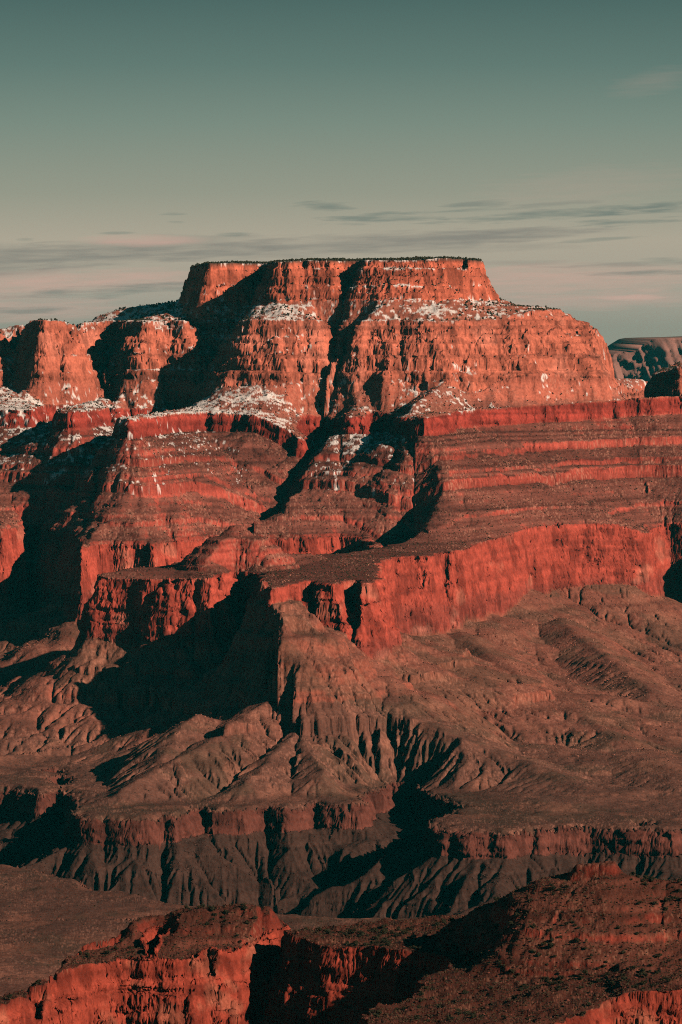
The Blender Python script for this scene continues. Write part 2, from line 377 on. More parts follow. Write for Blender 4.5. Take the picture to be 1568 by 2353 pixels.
class Terrain:
    def __init__(self, levels, box, step, near=False):
        self.near = near
        self.f = [Field(l['polys'], *box, step) for l in levels]
        self.h = [l['h'] for l in levels]

    def __call__(self, x, y):
        """height and zone data at world points"""
        x = x.astype(np.float64); y = y.astype(np.float64)
        k = 0.45 if self.near else 1.0
        wx = (fbm(x, y, 260 * k, 3, 1) - 0.5) * 2
        notch = crease(x, y, 150 * k, 1, 21)
        n2 = np.abs(2 * facets(x, y, 85 * k, 2, 31) - 1) * -1.2 + 0.75
        n3 = facets(x, y, 30 * k, 2, 41)
        n4 = fbm(x, y, 9 * k, 2, 51) - 0.5
        amp_w = [26, 16, 16, 14, 8]; amp_n = [26, 17, 20, 16, 9]; amp_2 = [26, 24, 20, 20, 12]; amp_3 = [14, 14, 14, 15, 9]
        if self.near: amp_w, amp_n, amp_2, amp_3 = [8] * 5, [8] * 5, [9] * 5, [3.5] * 5
        S, ZR, RC, QX, QY = [], [], [], [], []
        for i, f in enumerate(self.f):
            s, zr, rc, qx, qy = f.at(x, y)
            at_ = 1.0 if i != 1 or self.near else 1 - 0.62 * sstep(9250, 9600, y) * sstep(250, 420, x)
            s = s + at_ * (amp_w[i] * wx + amp_n[i] * (notch ** 2 - 0.3) + amp_2[i] * (n2 - 0.35) + amp_3[i] * (n3 - 0.35) + (1.2 if self.near else 2.6) * n4)
            S.append(s); ZR.append(zr); RC.append(rc); QX.append(qx); QY.append(qy)
        n = len(S)
        for i in range(n - 2, -1, -1):
            S[i] = np.minimum(S[i], S[i + 1] - (RC[i + 1] + 22))
        z = np.zeros(x.shape); zone = np.zeros(x.shape, np.int8); tt = np.zeros(x.shape)
        # zone numbers: 2*i = cliff of level i, 2*i+1 = slope/top inside level i
        G0 = crease(x * 0.45 + QX[0] * 0.55, y * 0.45 + QY[0] * 0.55, 170 * k, 3, 61)
        und = fbm(x, y, 420 * k, 4, 71) - 0.5
        rough = fbm(x, y, 30 * k, 3, 81) - 0.5
        for i in range(-1, n):
            if i >= 0:
                ins = S[i] <= 0
            else:
                ins = S[0] > 0
            if i < n - 1:
                d = np.maximum(S[i + 1], 0); rc = RC[i + 1] * (0.75 + 0.5 * vn(QX[i + 1] / 90, QY[i + 1] / 90, 5 + i))
                H = self.h[i + 1]
                if i in (0, 2): H = H * (0.84 + 0.26 * vn(QX[i + 1] / 95, QY[i + 1] / 95, 63 + i))     # scree cones climb the wall
                top = ZR[i + 1] + und * 10
                if i + 1 == 1: H = H * np.where(self.near, 1.0, 1 - 0.2 * sstep(9150, 8650, y))
                u = np.clip(d / rc, 0, 1)
                # joint blocks: each stands a little out of the wall or back from it
                zq = top - H * u
                ca, sa = 0.82, 0.57
                xr, yr = ca * x - sa * y + 9 * n4, sa * x + ca * y + 9 * n4
                bs = 1.0 if not self.near else 0.6
                b1 = hash3(np.floor(xr / (58 * bs)), np.floor(yr / (58 * bs)), np.floor((zq + 6 * wx) / (27 * bs) + i)) - 0.5
                b2 = hash3(np.floor(xr / (24 * bs)), np.floor(yr / (24 * bs)), np.floor((zq + 3 * wx) / (9 * bs))) - 0.5
                jig = 0.35 if self.near else JOINT[i + 1]
                u = np.clip(u + jig * (0.15 * b1 + 0.09 * b2) * sstep(0, 0.12, u) * sstep(1, 0.85, u), 0, 1)
                zc = top - H * u
                if i + 1 == 3: zc = beds(beds(zc, BED_CLIFF2, 0.9), BED_CLIFF, 0.85)
                elif i + 1 == 4: zc = beds(beds(zc, BED_CLIFF2, 0.8), BED_FINE, 0.9)
                elif i + 1 == 1 and self.near: zc = beds(beds(zc, BED_CLIFF2, 0.7), BED_FINE, 0.7)
                elif i + 1 == 1: zc = beds(beds(zc, BED_CLIFF2, 0.5), BED_CLIFF, 0.45)
                else: zc = beds(beds(zc, BED_CLIFF2, 0.3), BED_FINE, 0.9)
                zf = top - H
                if i >= 0:
                    din = np.maximum(-S[i], 0); t = np.maximum(d - rc, 0) / (np.maximum(d - rc, 0) + din + 1e-3)
                    bot = ZR[i] + und * 10
                    if i == 0:      # Tonto slopes
                        f = 1 - (1 - t) ** 2.3
                        zs = zf + (bot - zf) * f
                        bl = 0.5
                        gq = crease(x * bl + QX[1] * (1 - bl), y * bl + QY[1] * (1 - bl), 210 * k, 2, 91) * 0.7 + crease(x * .4 + QX[1] * .6, y * .4 + QY[1] * .6, 74 * k, 2, 95) * 0.3
                        w = np.sin(np.pi * np.clip(t, 0, 1)) ** 0.8
                        zs = zs - 34 * k * w * (gq - 0.35) * np.clip((d + din) / 600, 0.25, 1)
                        zs = zs + rough * 5
                        hard = sstep(0.60, 0.05, t)
                        zs = beds(zs, BED_TONTO, 0.75 * hard)
                        zs = beds(zs, BED_FINE, 0.5 * hard)
                    elif i == 1:    # Supai slopes
                        gq = crease(x * .35 + QX[2] * .65, y * .35 + QY[2] * .65, 120, 2, 101) * .6 + crease(x * .3 + QX[2] * .7, y * .3 + QY[2] * .7, 42, 2, 105) * .4
                        w = np.sin(np.pi * np.clip(t, 0, 1)) ** 0.8
                        wide = sstep(500, 1100, d + din)
                        f = supai_steps(t) * (1 - wide) + (1 - (1 - t) ** 2.6) * wide
                        zs = zf + (bot - zf) * f
                        zs = zs - 13 * w * (gq - 0.35) + rough * 3
                        zs = beds(zs, BED_SUPAI, 0.05 + 0.35 * vn(x / 260, y / 260, 55))
                        zs = beds(zs, BED_FINE, 0.8)
                    elif i == 2:    # Hermit
                        gq = crease(x * .3 + QX[3] * .7, y * .3 + QY[3] * .7, 80, 2, 111)
                        w = np.sin(np.pi * np.clip(t, 0, 1)) ** 0.8
                        f = 1 - (1 - t) ** 1.5
                        zs = zf + (bot - zf) * f - 16 * w * (gq - 0.35) + rough * 7
                        zs = beds(zs, BED_FINE, 0.5)
                    else:           # wooded slope under the cap
                        f = 1 - (1 - t) ** 1.25
                        zs = zf + (bot - zf) * f + rough * 12
                        zs = beds(zs, BED_CLIFF, 0.6)
                else:               # inner gorge
                    gq = crease(x * .5 + QX[0] * .5, y * .6 + QY[0] * .4, 150 * k, 3, 121)
                    dd = np.maximum(d - rc, 0)
                    t = np.clip(dd / 500, 0, 1)
                    zs = zf - dd * 0.62 + 95 * k * (gq - 0.4) * np.clip(dd / 120, 0, 1) + rough * 8
                    zs = np.maximum(zs, -1330 + rough * 4)
                zz = np.where(d < rc, zc, zs)
                zn = np.where(d < rc, 2 * (i + 1), 2 * i + 1)
            else:
                t = np.zeros_like(x)
                zz = ZR[i] + np.clip(-S[i] / 400, 0, 1) * 6 + rough * 5
                zn = np.full(x.shape, 2 * i + 1)
            z = np.where(ins, zz, z); zone = np.where(ins, zn, zone).astype(np.int8); tt = np.where(ins, t, tt)
        self.S = S
        return z, zone, tt, und, rough


print('setup', round(time.time() - T0, 1))


# ------------------------------------------------------------------ adaptive grids
def fan_grid(func, th, D0, D1, n_rows, coarse, flat_w, post=None, skip=3):
    """columns fan out from the viewpoint; the points of a column are packed where the ground is steep"""
    ts = np.concatenate([th[::skip], th[-1:]]) if (len(th) - 1) % skip else th[::skip]
    Dc = np.arange(D0, D1, coarse)
    TH, DD = np.meshgrid(ts, Dc, indexing='ij')
    z = func(TH * DD, DD)[0]
    if post is not None: z = post(TH * DD, DD, z, func.S)
    w = np.abs(np.diff(z, axis=1)) + flat_w * coarse
    near = (8000.0 / (0.5 * (DD[:, 1:] + DD[:, :-1])))
    w = np.minimum(w, coarse * 14) * near
    p = np.pad(w, ((1, 1), (2, 2)), mode='edge')
    w = sum(p[i:i + w.shape[0], j:j + w.shape[1]] for i in range(3) for j in range(5)) / 15
    c = np.concatenate([np.zeros((len(ts), 1)), np.cumsum(w, axis=1)], axis=1)
    out = np.zeros((len(th), n_rows))
    q = np.linspace(0, 1, n_rows)
    pos = np.interp(th, ts, np.arange(len(ts)))
    for i in range(len(th)):
        a = int(min(pos[i], len(ts) - 2)); f = pos[i] - a
        ci = c[a] * (1 - f) + c[a + 1] * f
        out[i] = np.interp(q * ci[-1], ci, Dc)
    return out


def zip_columns(D):
    """triangles between neighbouring columns of points, joined in order of distance"""
    nu, nv = D.shape
    tris = []
    for i in range(nu - 1):
        both = np.concatenate([D[i], D[i + 1]])
        order = np.argsort(both, kind='stable')
        isb = order >= nv
        ia = np.cumsum(~isb) - 1; ib = np.cumsum(isb) - 1          # newest point of each column so far
        ok = (ia >= 0) & (ib >= 0)
        k = np.flatnonzero(ok)[1:]
        pa, pb = ia[k], ib[k]
        fromb = isb[k]
        third = np.where(fromb, (i + 1) * nv + pb - 1, i * nv + pa - 1)
        A = i * nv + pa; B = (i + 1) * nv + pb
        # ascending D, column i on the left: wind so that normals point up
        t = np.stack([A, B, third], -1)
        tris.append(t[third >= 0])
    T = np.concatenate(tris)
    return T


def columns(half, n_in, extra, n_out):
    inn = np.linspace(-half, half, n_in)
    q = np.linspace(0, 1, n_out + 1)[1:] ** 1.6 * (extra - half)
    return np.concatenate([(-half - q)[::-1], inn, half + q])


def tri_normals(X, Y, Z, T):
    """vertex normals (pointing up); also turns every triangle the right way"""
    P = np.stack([X, Y, Z], -1).reshape(-1, 3)
    n = np.cross(P[T[:, 1]] - P[T[:, 0]], P[T[:, 2]] - P[T[:, 0]])
    flip = n[:, 2] < 0
    T[flip] = T[flip][:, ::-1]; n[flip] *= -1
    out = np.zeros_like(P)
    for c in range(3):
        acc = np.zeros(len(P))
        for k in range(3): acc += np.bincount(T[:, k], n[:, c], len(P))
        out[:, c] = acc
    out /= np.linalg.norm(out, axis=1, keepdims=True) + 1e-12
    return out.reshape(X.shape + (3,))


def mesh_from(name, co, quads, col, mat, smooth=True):
    me = bpy.data.meshes.new(name)
    me.vertices.add(len(co)); me.vertices.foreach_set('co', co.astype(np.float32).ravel())
    nq, k = quads.shape
    me.loops.add(nq * k); me.loops.foreach_set('vertex_index', quads.astype(np.int32).ravel())
    me.polygons.add(nq); me.polygons.foreach_set('loop_start', np.arange(0, nq * k, k, dtype=np.int32))
    me.polygons.foreach_set('use_smooth', np.full(nq, smooth))
    if col is not None:
        a = me.attributes.new('albedo', 'FLOAT_COLOR', 'POINT')
        a.data.foreach_set('color', np.concatenate([col, np.ones((len(col), 1))], 1).astype(np.float32).ravel())
    me.update(calc_edges=True)
    me.materials.append(mat)
    o = bpy.data.objects.new(name, me)
    sc.collection.objects.link(o)
    return o


def rock_material(name, scale, bump):
    m = bpy.data.materials.new(name); m.use_nodes = True
    N, L = m.node_tree.nodes, m.node_tree.links
    bs = N['Principled BSDF']; bs.inputs['Roughness'].default_value = 0.95
    bs.inputs['Specular IOR Level'].default_value = 0.08
    at = N.new('ShaderNodeAttribute'); at.attribute_name = 'albedo'
    geo = N.new('ShaderNodeNewGeometry')
    n1 = N.new('ShaderNodeTexNoise'); n1.inputs['Scale'].default_value = scale; n1.inputs['Detail'].default_value = 5; n1.inputs['Roughness'].default_value = 0.65
    L.new(geo.outputs['Position'], n1.inputs['Vector'])
    mr = N.new('ShaderNodeMapRange'); mr.inputs[1].default_value = 0.3; mr.inputs[2].default_value = 0.7; mr.inputs[3].default_value = 0.72; mr.inputs[4].default_value = 1.25
    L.new(n1.outputs['Fac'], mr.inputs[0])
    vm = N.new('ShaderNodeVectorMath'); vm.operation = 'SCALE'
    L.new(at.outputs['Color'], vm.inputs[0]); L.new(mr.outputs[0], vm.inputs['Scale'])
    L.new(vm.outputs[0], bs.inputs['Base Color'])
    bp = N.new('ShaderNodeBump'); bp.inputs['Strength'].default_value = 0.8; bp.inputs['Distance'].default_value = bump
    L.new(n1.outputs['Fac'], bp.inputs['Height']); L.new(bp.outputs[0], bs.inputs['Normal'])
    return m


def weather(X, Y, Z, N, zone, s):
    """break the walls into beds and joint blocks: every block stands out or back along the wall's normal"""
    h = np.hypot(N[..., 0], N[..., 1]) + 1e-6
    nx, ny = N[..., 0] / h, N[..., 1] / h
    wall = sstep(0.55, 0.85, h)
    soft = np.where(zone % 2 == 0, 1.0, 0.45) * np.where(zone == 2, 1.15, 1.0)
    d = np.zeros(Z.shape)
    for j, (bw, bh, amp) in enumerate(((30, 13, 5.0), (12, 5.0, 3.0), (60, 30, 4.0))):
        bw, bh, amp = bw * s, bh * s, amp * s
        zz = Z + 0.5 * bh * vn(X / (bw * 3), Y / (bw * 3), 71 + j)
        # beds of unequal thickness
        zz = zz + 0.35 * bh * np.sin(zz / bh * 1.3 + j)
        b = np.floor(zz / bh)
        sh = hash3(b, b * 3, b * 0 + j) * bw
        ca, sa = math.cos(0.5 + j), math.sin(0.5 + j)
        u = np.floor((ca * X - sa * Y + sh) / bw); v = np.floor((sa * X + ca * Y + sh * 1.7) / bw)
        d = d + amp * (hash3(u + 400, v + 900, b + 300) - 0.5) + amp * 0.6 * (hash3(b + 500, b * 0 + j, b) - 0.5)
    d = d + 5 * s * (vn3(X / (22 * s), Y / (22 * s), Z / (22 * s), 75) - 0.5) + 2.2 * s * (vn3(X / (7 * s), Y / (7 * s), Z / (6 * s), 77) - 0.5)
    d = d * wall * soft
    return X + nx * d, Y + ny * d, Z + 0.25 * d * (1 - wall)


M_ROCK = rock_material('layered_rock', 0.16, 1.6)
M_NEAR = rock_material('near_rock', 0.5, 0.6)

A_ = lambda *c: np.array(c, dtype=np.float64)


def strata_colour(X, Y, Z, zone, t, nz, near=False):
    t2 = (-494 - Z) / 178.0
    """albedo of the beds: rock, soil, scree, scrub-covered ground and lying snow"""
    sh = Z.shape
    k = 0.4 if near else 1.0
    band = vn(Z / 5.2 + fbm(X, Y, 200, 2, 201) * 1.5, X * 0.0006 + 3, 7) - 0.5
    band2 = vn(Z / 17.0, X * 0.0005, 9) - 0.5
    stain = fbm(X + 0.15 * Y, Z / 4, 16 * k, 3, 211) - 0.5      # streaks running down the walls
    patch = fbm(X, Y + Z, 55 * k, 4, 221) - 0.5
    fine = fbm(X, Y + Z * 0.7, 6 * k, 3, 231) - 0.5
    R = {0: A_(.165, .060, .046), 2: A_(.44, .085, .059), 4: A_(.38, .062, .046), 6: A_(.53, .165, .108), 8: A_(.56, .155, .095),
         -1: A_(.064, .036, .029), 1: A_(.225, .088, .064), 3: A_(.185, .068, .052), 5: A_(.34, .125, .092), 7: A_(.36, .13, .09), 9: A_(.12, .08, .06)}
    col = np.zeros(sh + (3,))
    for z_, c in R.items():
        m = zone == z_
        col[m] = c
    steep = sstep(0.78, 0.5, nz)
    cliff = (zone >= 0) & (zone % 2 == 0)
    slope = ~cliff
    # ledges standing out of the slopes show clean rock
    ledge = np.where((zone == 3), steep, 0)[..., None]
    col = col * (1 - ledge) + A_(.36, .075, .055) * ledge
    ledge = np.where((zone == 1), steep * (t < 0.9), 0)[..., None] * 0.7
    col = col * (1 - ledge) + A_(.34, .105, .07) * ledge
    ledge = np.where((zone == 7) | (zone == 5), steep, 0)[..., None] * 0.8
    col = col * (1 - ledge) + A_(.50, .15, .10) * ledge
    # Tonto: greyer, duller lower down
    low = np.where(zone == 1, sstep(0.15, 0.75, t), 0)[..., None]
    col = col * (1 - low) + A_(.145, .071, .054) * low
    # scrub in loose bands over the brown slopes, and paler wash gravel
    dry = np.where(zone == 1, sstep(0.50, 0.62, fbm(X, Y * 0.8 + Z, 130 * k, 4, 251, 0.6)), 0)[..., None]
    col = col * (1 - dry * 0.55) + A_(.105, .068, .047) * dry * 0.55
    grav = np.where(zone == 1, sstep(0.56, 0.66, fbm(X + 40, Y, 70 * k, 4, 261, 0.6)), 0)[..., None]
    col = col * (1 - grav * 0.45) + A_(.30, .135, .095) * grav * 0.45
    # pale scars on the big walls
    scar = np.where((zone == 2) | (zone == 6), sstep(np.where(zone == 6, 0.05, 0.13), np.where(zone == 6, 0.18, 0.24), fbm(X + Y * 0.3, Z * 1.3, 75 * k, 4, 222) - 0.5), 0)[..., None]
    col = col * (1 - scar * 0.6) + A_(.56, .21, .15) * scar * 0.6
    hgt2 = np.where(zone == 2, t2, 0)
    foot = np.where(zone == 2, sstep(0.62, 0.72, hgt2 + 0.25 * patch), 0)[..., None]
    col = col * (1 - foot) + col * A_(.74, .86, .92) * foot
    # dark varnish
    var = np.where(cliff, sstep(0.0, 0.17, -patch * 0.55 + stain * 0.8), 0)[..., None]
    col = col * (1 - var * 0.48)
    thin = np.where((zone == 8) | (zone == 6) | (zone == 4) | (zone == 2) | (zone == 3), 1.0, 0.5)
    v = 1 + np.where(zone == 3, 1.0, 0.62) * band * thin + 0.45 * band2 + np.where(cliff, 0.35 * stain, 0.25 * patch) + 0.5 * fine
    col = col * np.clip(v, 0.45, 1.7)[..., None]
    # scree and boulders scattered on the slopes
    bl = np.where(slope & (zone >= 1) & (zone < 9), sstep(0.70, 0.78, vn(X / (3.2 * k), (Y * 0.6 + Z) / (3.2 * k), 15)) * sstep(0.35, 0.6, fbm(X, Y, 90 * k, 2, 241)), 0)[..., None]
    bl = bl * np.where(zone == 1, 0.35, 0.6)[..., None]
    col = col * (1 - bl) + A_(.52, .26, .19) * bl
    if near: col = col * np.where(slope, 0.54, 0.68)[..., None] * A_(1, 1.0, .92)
    return np.clip(col, 0.004, 0.8)


def add_snow(col, X, Y, Z, zone, t, nz):
    PXs = CX + F_PX * X / Y
    flat = sstep(0.60, 0.82, nz)
    p = np.zeros(Z.shape)
    p = np.where(zone == 7, 0.57, p)
    p = np.where(zone == 8, 0.58, p)
    p = np.where(zone == 9, 0.55, p)
    p = np.where(zone == 6, 0.40 * sstep(700, 420, PXs) + 0.18, p)
    p = np.where(zone == 5, 0.40 * sstep(900, 420, PXs) + 0.18, p)
    p = np.where((zone == 3) & (t < 0.5), (0.42 * sstep(640, 150, PXs) + 0.30 * sstep(150, 30, np.abs(PXs - 830)) + 0.0) * sstep(0.6, 0.1, t), p)
    p = np.where((zone == 4), 0.3 * sstep(500, 100, PXs), p)
    p = p * (1 - 0.45 * sstep(880, 1200, PXs))
    n = 0.5 + (fbm(X, Y * 0.8 + Z, 10, 2, 301) - 0.5) * 1.5 + (fbm(X, Y, 70, 2, 311) - 0.5) * 0.8
    tread = np.where((zone == 8) | (zone == 6), sstep(0.52, 0.66, vn(Z / 9.0 + 0.4 * fbm(X, Y, 90, 2, 321), X * 0.004, 17)), 1.0)
    m = (tread * sstep(-0.03, 0.05, p * flat - n) * (p > 0.02))[..., None]
    return col * (1 - m) + A_(.80, .80, .80) * m


# ------------------------------------------------------------------ the far canyon wall
TFAR = Terrain(LEVELS, (-3600, 3600, 1400, 14400), 14.0)
TNEAR = Terrain(LEVELS, (-1400, 1400, 2200, 5400), 6.0, near=True)
print('fields', round(time.time() - T0, 1))


def stroke(x, y, z, fade, pts, slope, reach, cap=0.0, bed=None, seed=0, rough=1.0, slope_left=None):
    """a ridge whose crest runs along pts = (px, D, z); its flanks fall off at the given slope, faster farther out"""
    P = [W(p[0], p[1], p[2]) + (p[2],) for p in pts]
    xs = [p[0] for p in P]; ys = [p[1] for p in P]
    m = (x > min(xs) - reach) & (x < max(xs) + reach) & (y > min(ys) - reach) & (y < max(ys) + reach)
    if not m.any(): return z
    xm, ym = x[m], y[m]
    k = rough
    wob = (fbm(xm, ym, 60 * k, 3, 500 + seed) - 0.5)
    best = np.full(xm.shape, -1e9); gx = xm.copy(); gy = ym.copy()
    for a, b in zip(P[:-1], P[1:]):
        ex, ey = b[0] - a[0], b[1] - a[1]
        L2 = ex * ex + ey * ey + 1e-6
        t = np.clip(((xm - a[0]) * ex + (ym - a[1]) * ey) / L2, 0, 1)
        qx, qy = a[0] + t * ex, a[1] + t * ey
        dx, dy = xm - qx, ym - qy
        d = np.hypot(dx, dy)
        s = slope
        if slope_left is not None:
            s = np.where(dx < 0, slope_left, slope)
        d = np.maximum(d - cap, 0)
        v = a[2] + t * (b[2] - a[2]) - s * d - reach * 1.3 * (d / reach) ** 3
        v = np.where(d < reach, v, -1e9)
        gx = np.where(v > best, qx, gx); gy = np.where(v > best, qy, gy)
        best = np.maximum(best, v)
    zb = z[m]
    best = best + wob * (34 if seed == 10 else 9) * k
    if seed == 10: best = best - 16 * (np.abs(2 * facets(xm, ym, 42, 2, 531) - 1) - 0.35)
    # runnels down the flanks
    hgt = np.clip((best - zb) / (22 * k), 0, 1)
    ang = crease(xm * .35 + gx * .65, ym * .35 + gy * .65, 60 * k, 3, 520 + seed)
    best = best - (4 if seed in (18, 19) else 11) * k * hgt * (ang - 0.25)
    if bed is not None:
        for tb, am in bed: best = beds(best, tb, am)
    z = z.copy()
    z[m] = zb + np.maximum(best - zb, 0) * fade[m]
    return z


def R(*pts):
    """crest points given by picture column, picture row and distance"""
    return [(px, D, -(row - HOR) / F_PX * D) for px, row, D in pts]


def carve(x, y, z, fade, pts, w_left, w_right, seed):
    """a V-shaped gully along pts = (px, D, depth)"""
    P = [W(p[0], p[1], -400) + (p[2],) for p in pts]
    dep = np.zeros(x.shape)
    wob = fbm(x, y, 70, 3, 600 + seed) - 0.5
    for a, b in zip(P[:-1], P[1:]):
        ex, ey = b[0] - a[0], b[1] - a[1]
        t = np.clip(((x - a[0]) * ex + (y - a[1]) * ey) / (ex * ex + ey * ey), 0, 1)
        dx, dy = x - a[0] - t * ex, y - a[1] - t * ey
        w = np.where(dx < 0, w_left, w_right)
        d = np.hypot(dx, dy) + 26 * wob
        dep = np.maximum(dep, (a[2] + t * (b[2] - a[2])) * np.clip(1 - np.maximum(d, 0) / w, 0, 1))
    return z - dep * fade


def far_ridges(x, y, z, S):
    fE, fD, fC, fB = [sstep(0, w, -S[i]) for i, w in ((0, 90), (1, 40), (2, 40), (3, 40))]
    # stepped cone standing on the butte
    z = stroke(x, y, z, fD, [(543, 8760, -408), (552, 8760, -408)], 0.47, 270, 6, [(BED_SUPAI, 0.8), (BED_FINE, 0.6)], 1, .5)
    z = stroke(x, y, z, fD, [(560, 8760, -432), (640, 8850, -474), (730, 9050, -490)], 0.4, 160, 5, [(BED_FINE, 0.6)], 2, .5)
    z = stroke(x, y, z, fD, [(540, 8750, -445), (440, 8760, -480)], 0.4, 160, 5, [(BED_FINE, 0.6)], 3, .5)
    # shoulders left and right of the cap
    z = stroke(x, y, z, fB, R((448, 655, 11960), (402, 688, 11950), (384, 690, 11950), (330, 697, 11950), (285, 706, 11950), (262, 718, 11950), (215, 731, 11960), (190, 746, 11960)), 0.3, 340, 10, [(BED_CLIFF, 0.7)], 4)
    z = stroke(x, y, z, fB, [(1110, 11500, 118), (1130, 11480, 94), (1160, 11460, 82), (1200, 11440, 72), (1278, 11420, 66), (1292, 11410, 50)], 0.3, 340, 8, [(BED_CLIFF, 0.75)], 5)
    # spurs of scree
    z = stroke(x, y, z, fC, [(1040, 11000, -120), (985, 10740, -165), (925, 10500, -206)], 0.45, 230, 3, None, 6, 0.5)
    z = stroke(x, y, z, fC, [(520, 11200, -150), (470, 10960, -196), (455, 10880, -212)], 0.55, 160, 3, None, 7, 0.5)
    z = stroke(x, y, z, fC, [(320, 11400, -130), (290, 11200, -180), (240, 11000, -212), (200, 10800, -222)], 0.55, 160, 3, None, 8, 0.5)
    z = stroke(x, y, z, fC, [(100, 11200, -130), (85, 11100, -180), (70, 11000, -214)], 0.55, 160, 3, None, 9, 0.5)
    # gullies cut into the ledged slopes
    z = carve(x, y, z, fD, [(775, 10950, 20), (725, 10750, 55), (668, 10500, 75), (618, 10300, 70), (585, 10160, 30)], 160, 62, 1)
    z = carve(x, y, z, fD, [(955, 10260, 30), (948, 10060, 85), (922, 9850, 90), (868, 9620, 60)], 190, 60, 2)
    # the nose of the butte comes down towards the viewer
    z = stroke(x, y, z, fE, R((608, 1345, 8130), (630, 1372, 8100), (642, 1400, 8040), (672, 1425, 8035), (676, 1462, 7975), (704, 1488, 7990), (694, 1530, 7915), (716, 1568, 7890)), 0.38, 380, 6, [(BED_TONTO, .75), (BED_FINE, 0.85)], 10, 0.6, 1.7)
    z = stroke(x, y, z, fE, R((690, 1572, 7910), (690, 1620, 7850), (684, 1660, 7770)), 0.42, 260, 4, [(BED_TONTO, .3)], 11, 0.8)
    # ridges on the brown slopes
    z = stroke(x, y, z, fE, R((880, 1560, 8050), (929, 1640, 7830), (1000, 1668, 7800), (1100, 1708, 7750), (1224, 1756, 7650), (1400, 1830, 7350)), 0.24, 600, 12, None, 12, 1.6)
    z = stroke(x, y, z, fE, R((645, 1585, 7900), (590, 1625, 7830), (500, 1685, 7680), (400, 1745, 7540), (270, 1815, 7380)), 0.36, 330, 4, None, 13)
    z = stroke(x, y, z, fE, R((460, 1640, 7850), (415, 1665, 7760), (350, 1780, 7480)), 0.4, 320, 4, None, 15)
    z = stroke(x, y, z, fE, R((682, 1668, 7760), (625, 1735, 7600), (560, 1800, 7430)), 0.38, 300, 4, None, 16)
    z = stroke(x, y, z, fE, R((690, 1675, 7750), (715, 1720, 7640), (750, 1775, 7500)), 0.38, 300, 4, None, 17)
    z = stroke(x, y, z, fE, R((1060, 1450, 9300), (1150, 1520, 8900), (1280, 1600, 8500), (1420, 1690, 8050)), 0.3, 420, 8, [(BED_TONTO, .3)], 18)
    z = stroke(x, y, z, fE, R((1290, 1420, 9700), (1400, 1510, 9200), (1500, 1590, 8800)), 0.32, 420, 8, None, 19)
    return z


def near_ridges(x, y, z, S):
    fD = sstep(0, 60, -S[1]); f1 = sstep(0, 12, -S[1])
    # hill of red ledges on the right bench
    z = stroke(x, y, z, fD, [(1322, 3310, -436), (1340, 3310, -431), (1400, 3300, -430), (1436, 3300, -437), (1568, 3290, -438), (1800, 3280, -430), (2400, 3100, -380)], 0.36, 420, 6, [(BED_CLIFF, 0.5), (BED_FINE, 0.75)], 30, 0.4)
    z = stroke(x, y, z, fD, [(1300, 3320, -448), (1230, 3370, -464), (1160, 3420, -488)], 0.3, 260, 4, [(BED_FINE, 0.6)], 31, 0.4)
    z = stroke(x, y, z, fD, [(1340, 3304, -427), (1400, 3298, -426)], 1.4, 60, 5, None, 32, 0.2)
    # upper tier of the narrow wall
    z = stroke(x, y, z, f1, [(305, 3500, -499), (450, 3515, -494), (585, 3525, -491), (612, 3522, -495)], 0.42, 150, 10, [(BED_FINE, 0.9)], 33, 0.3)
    return z


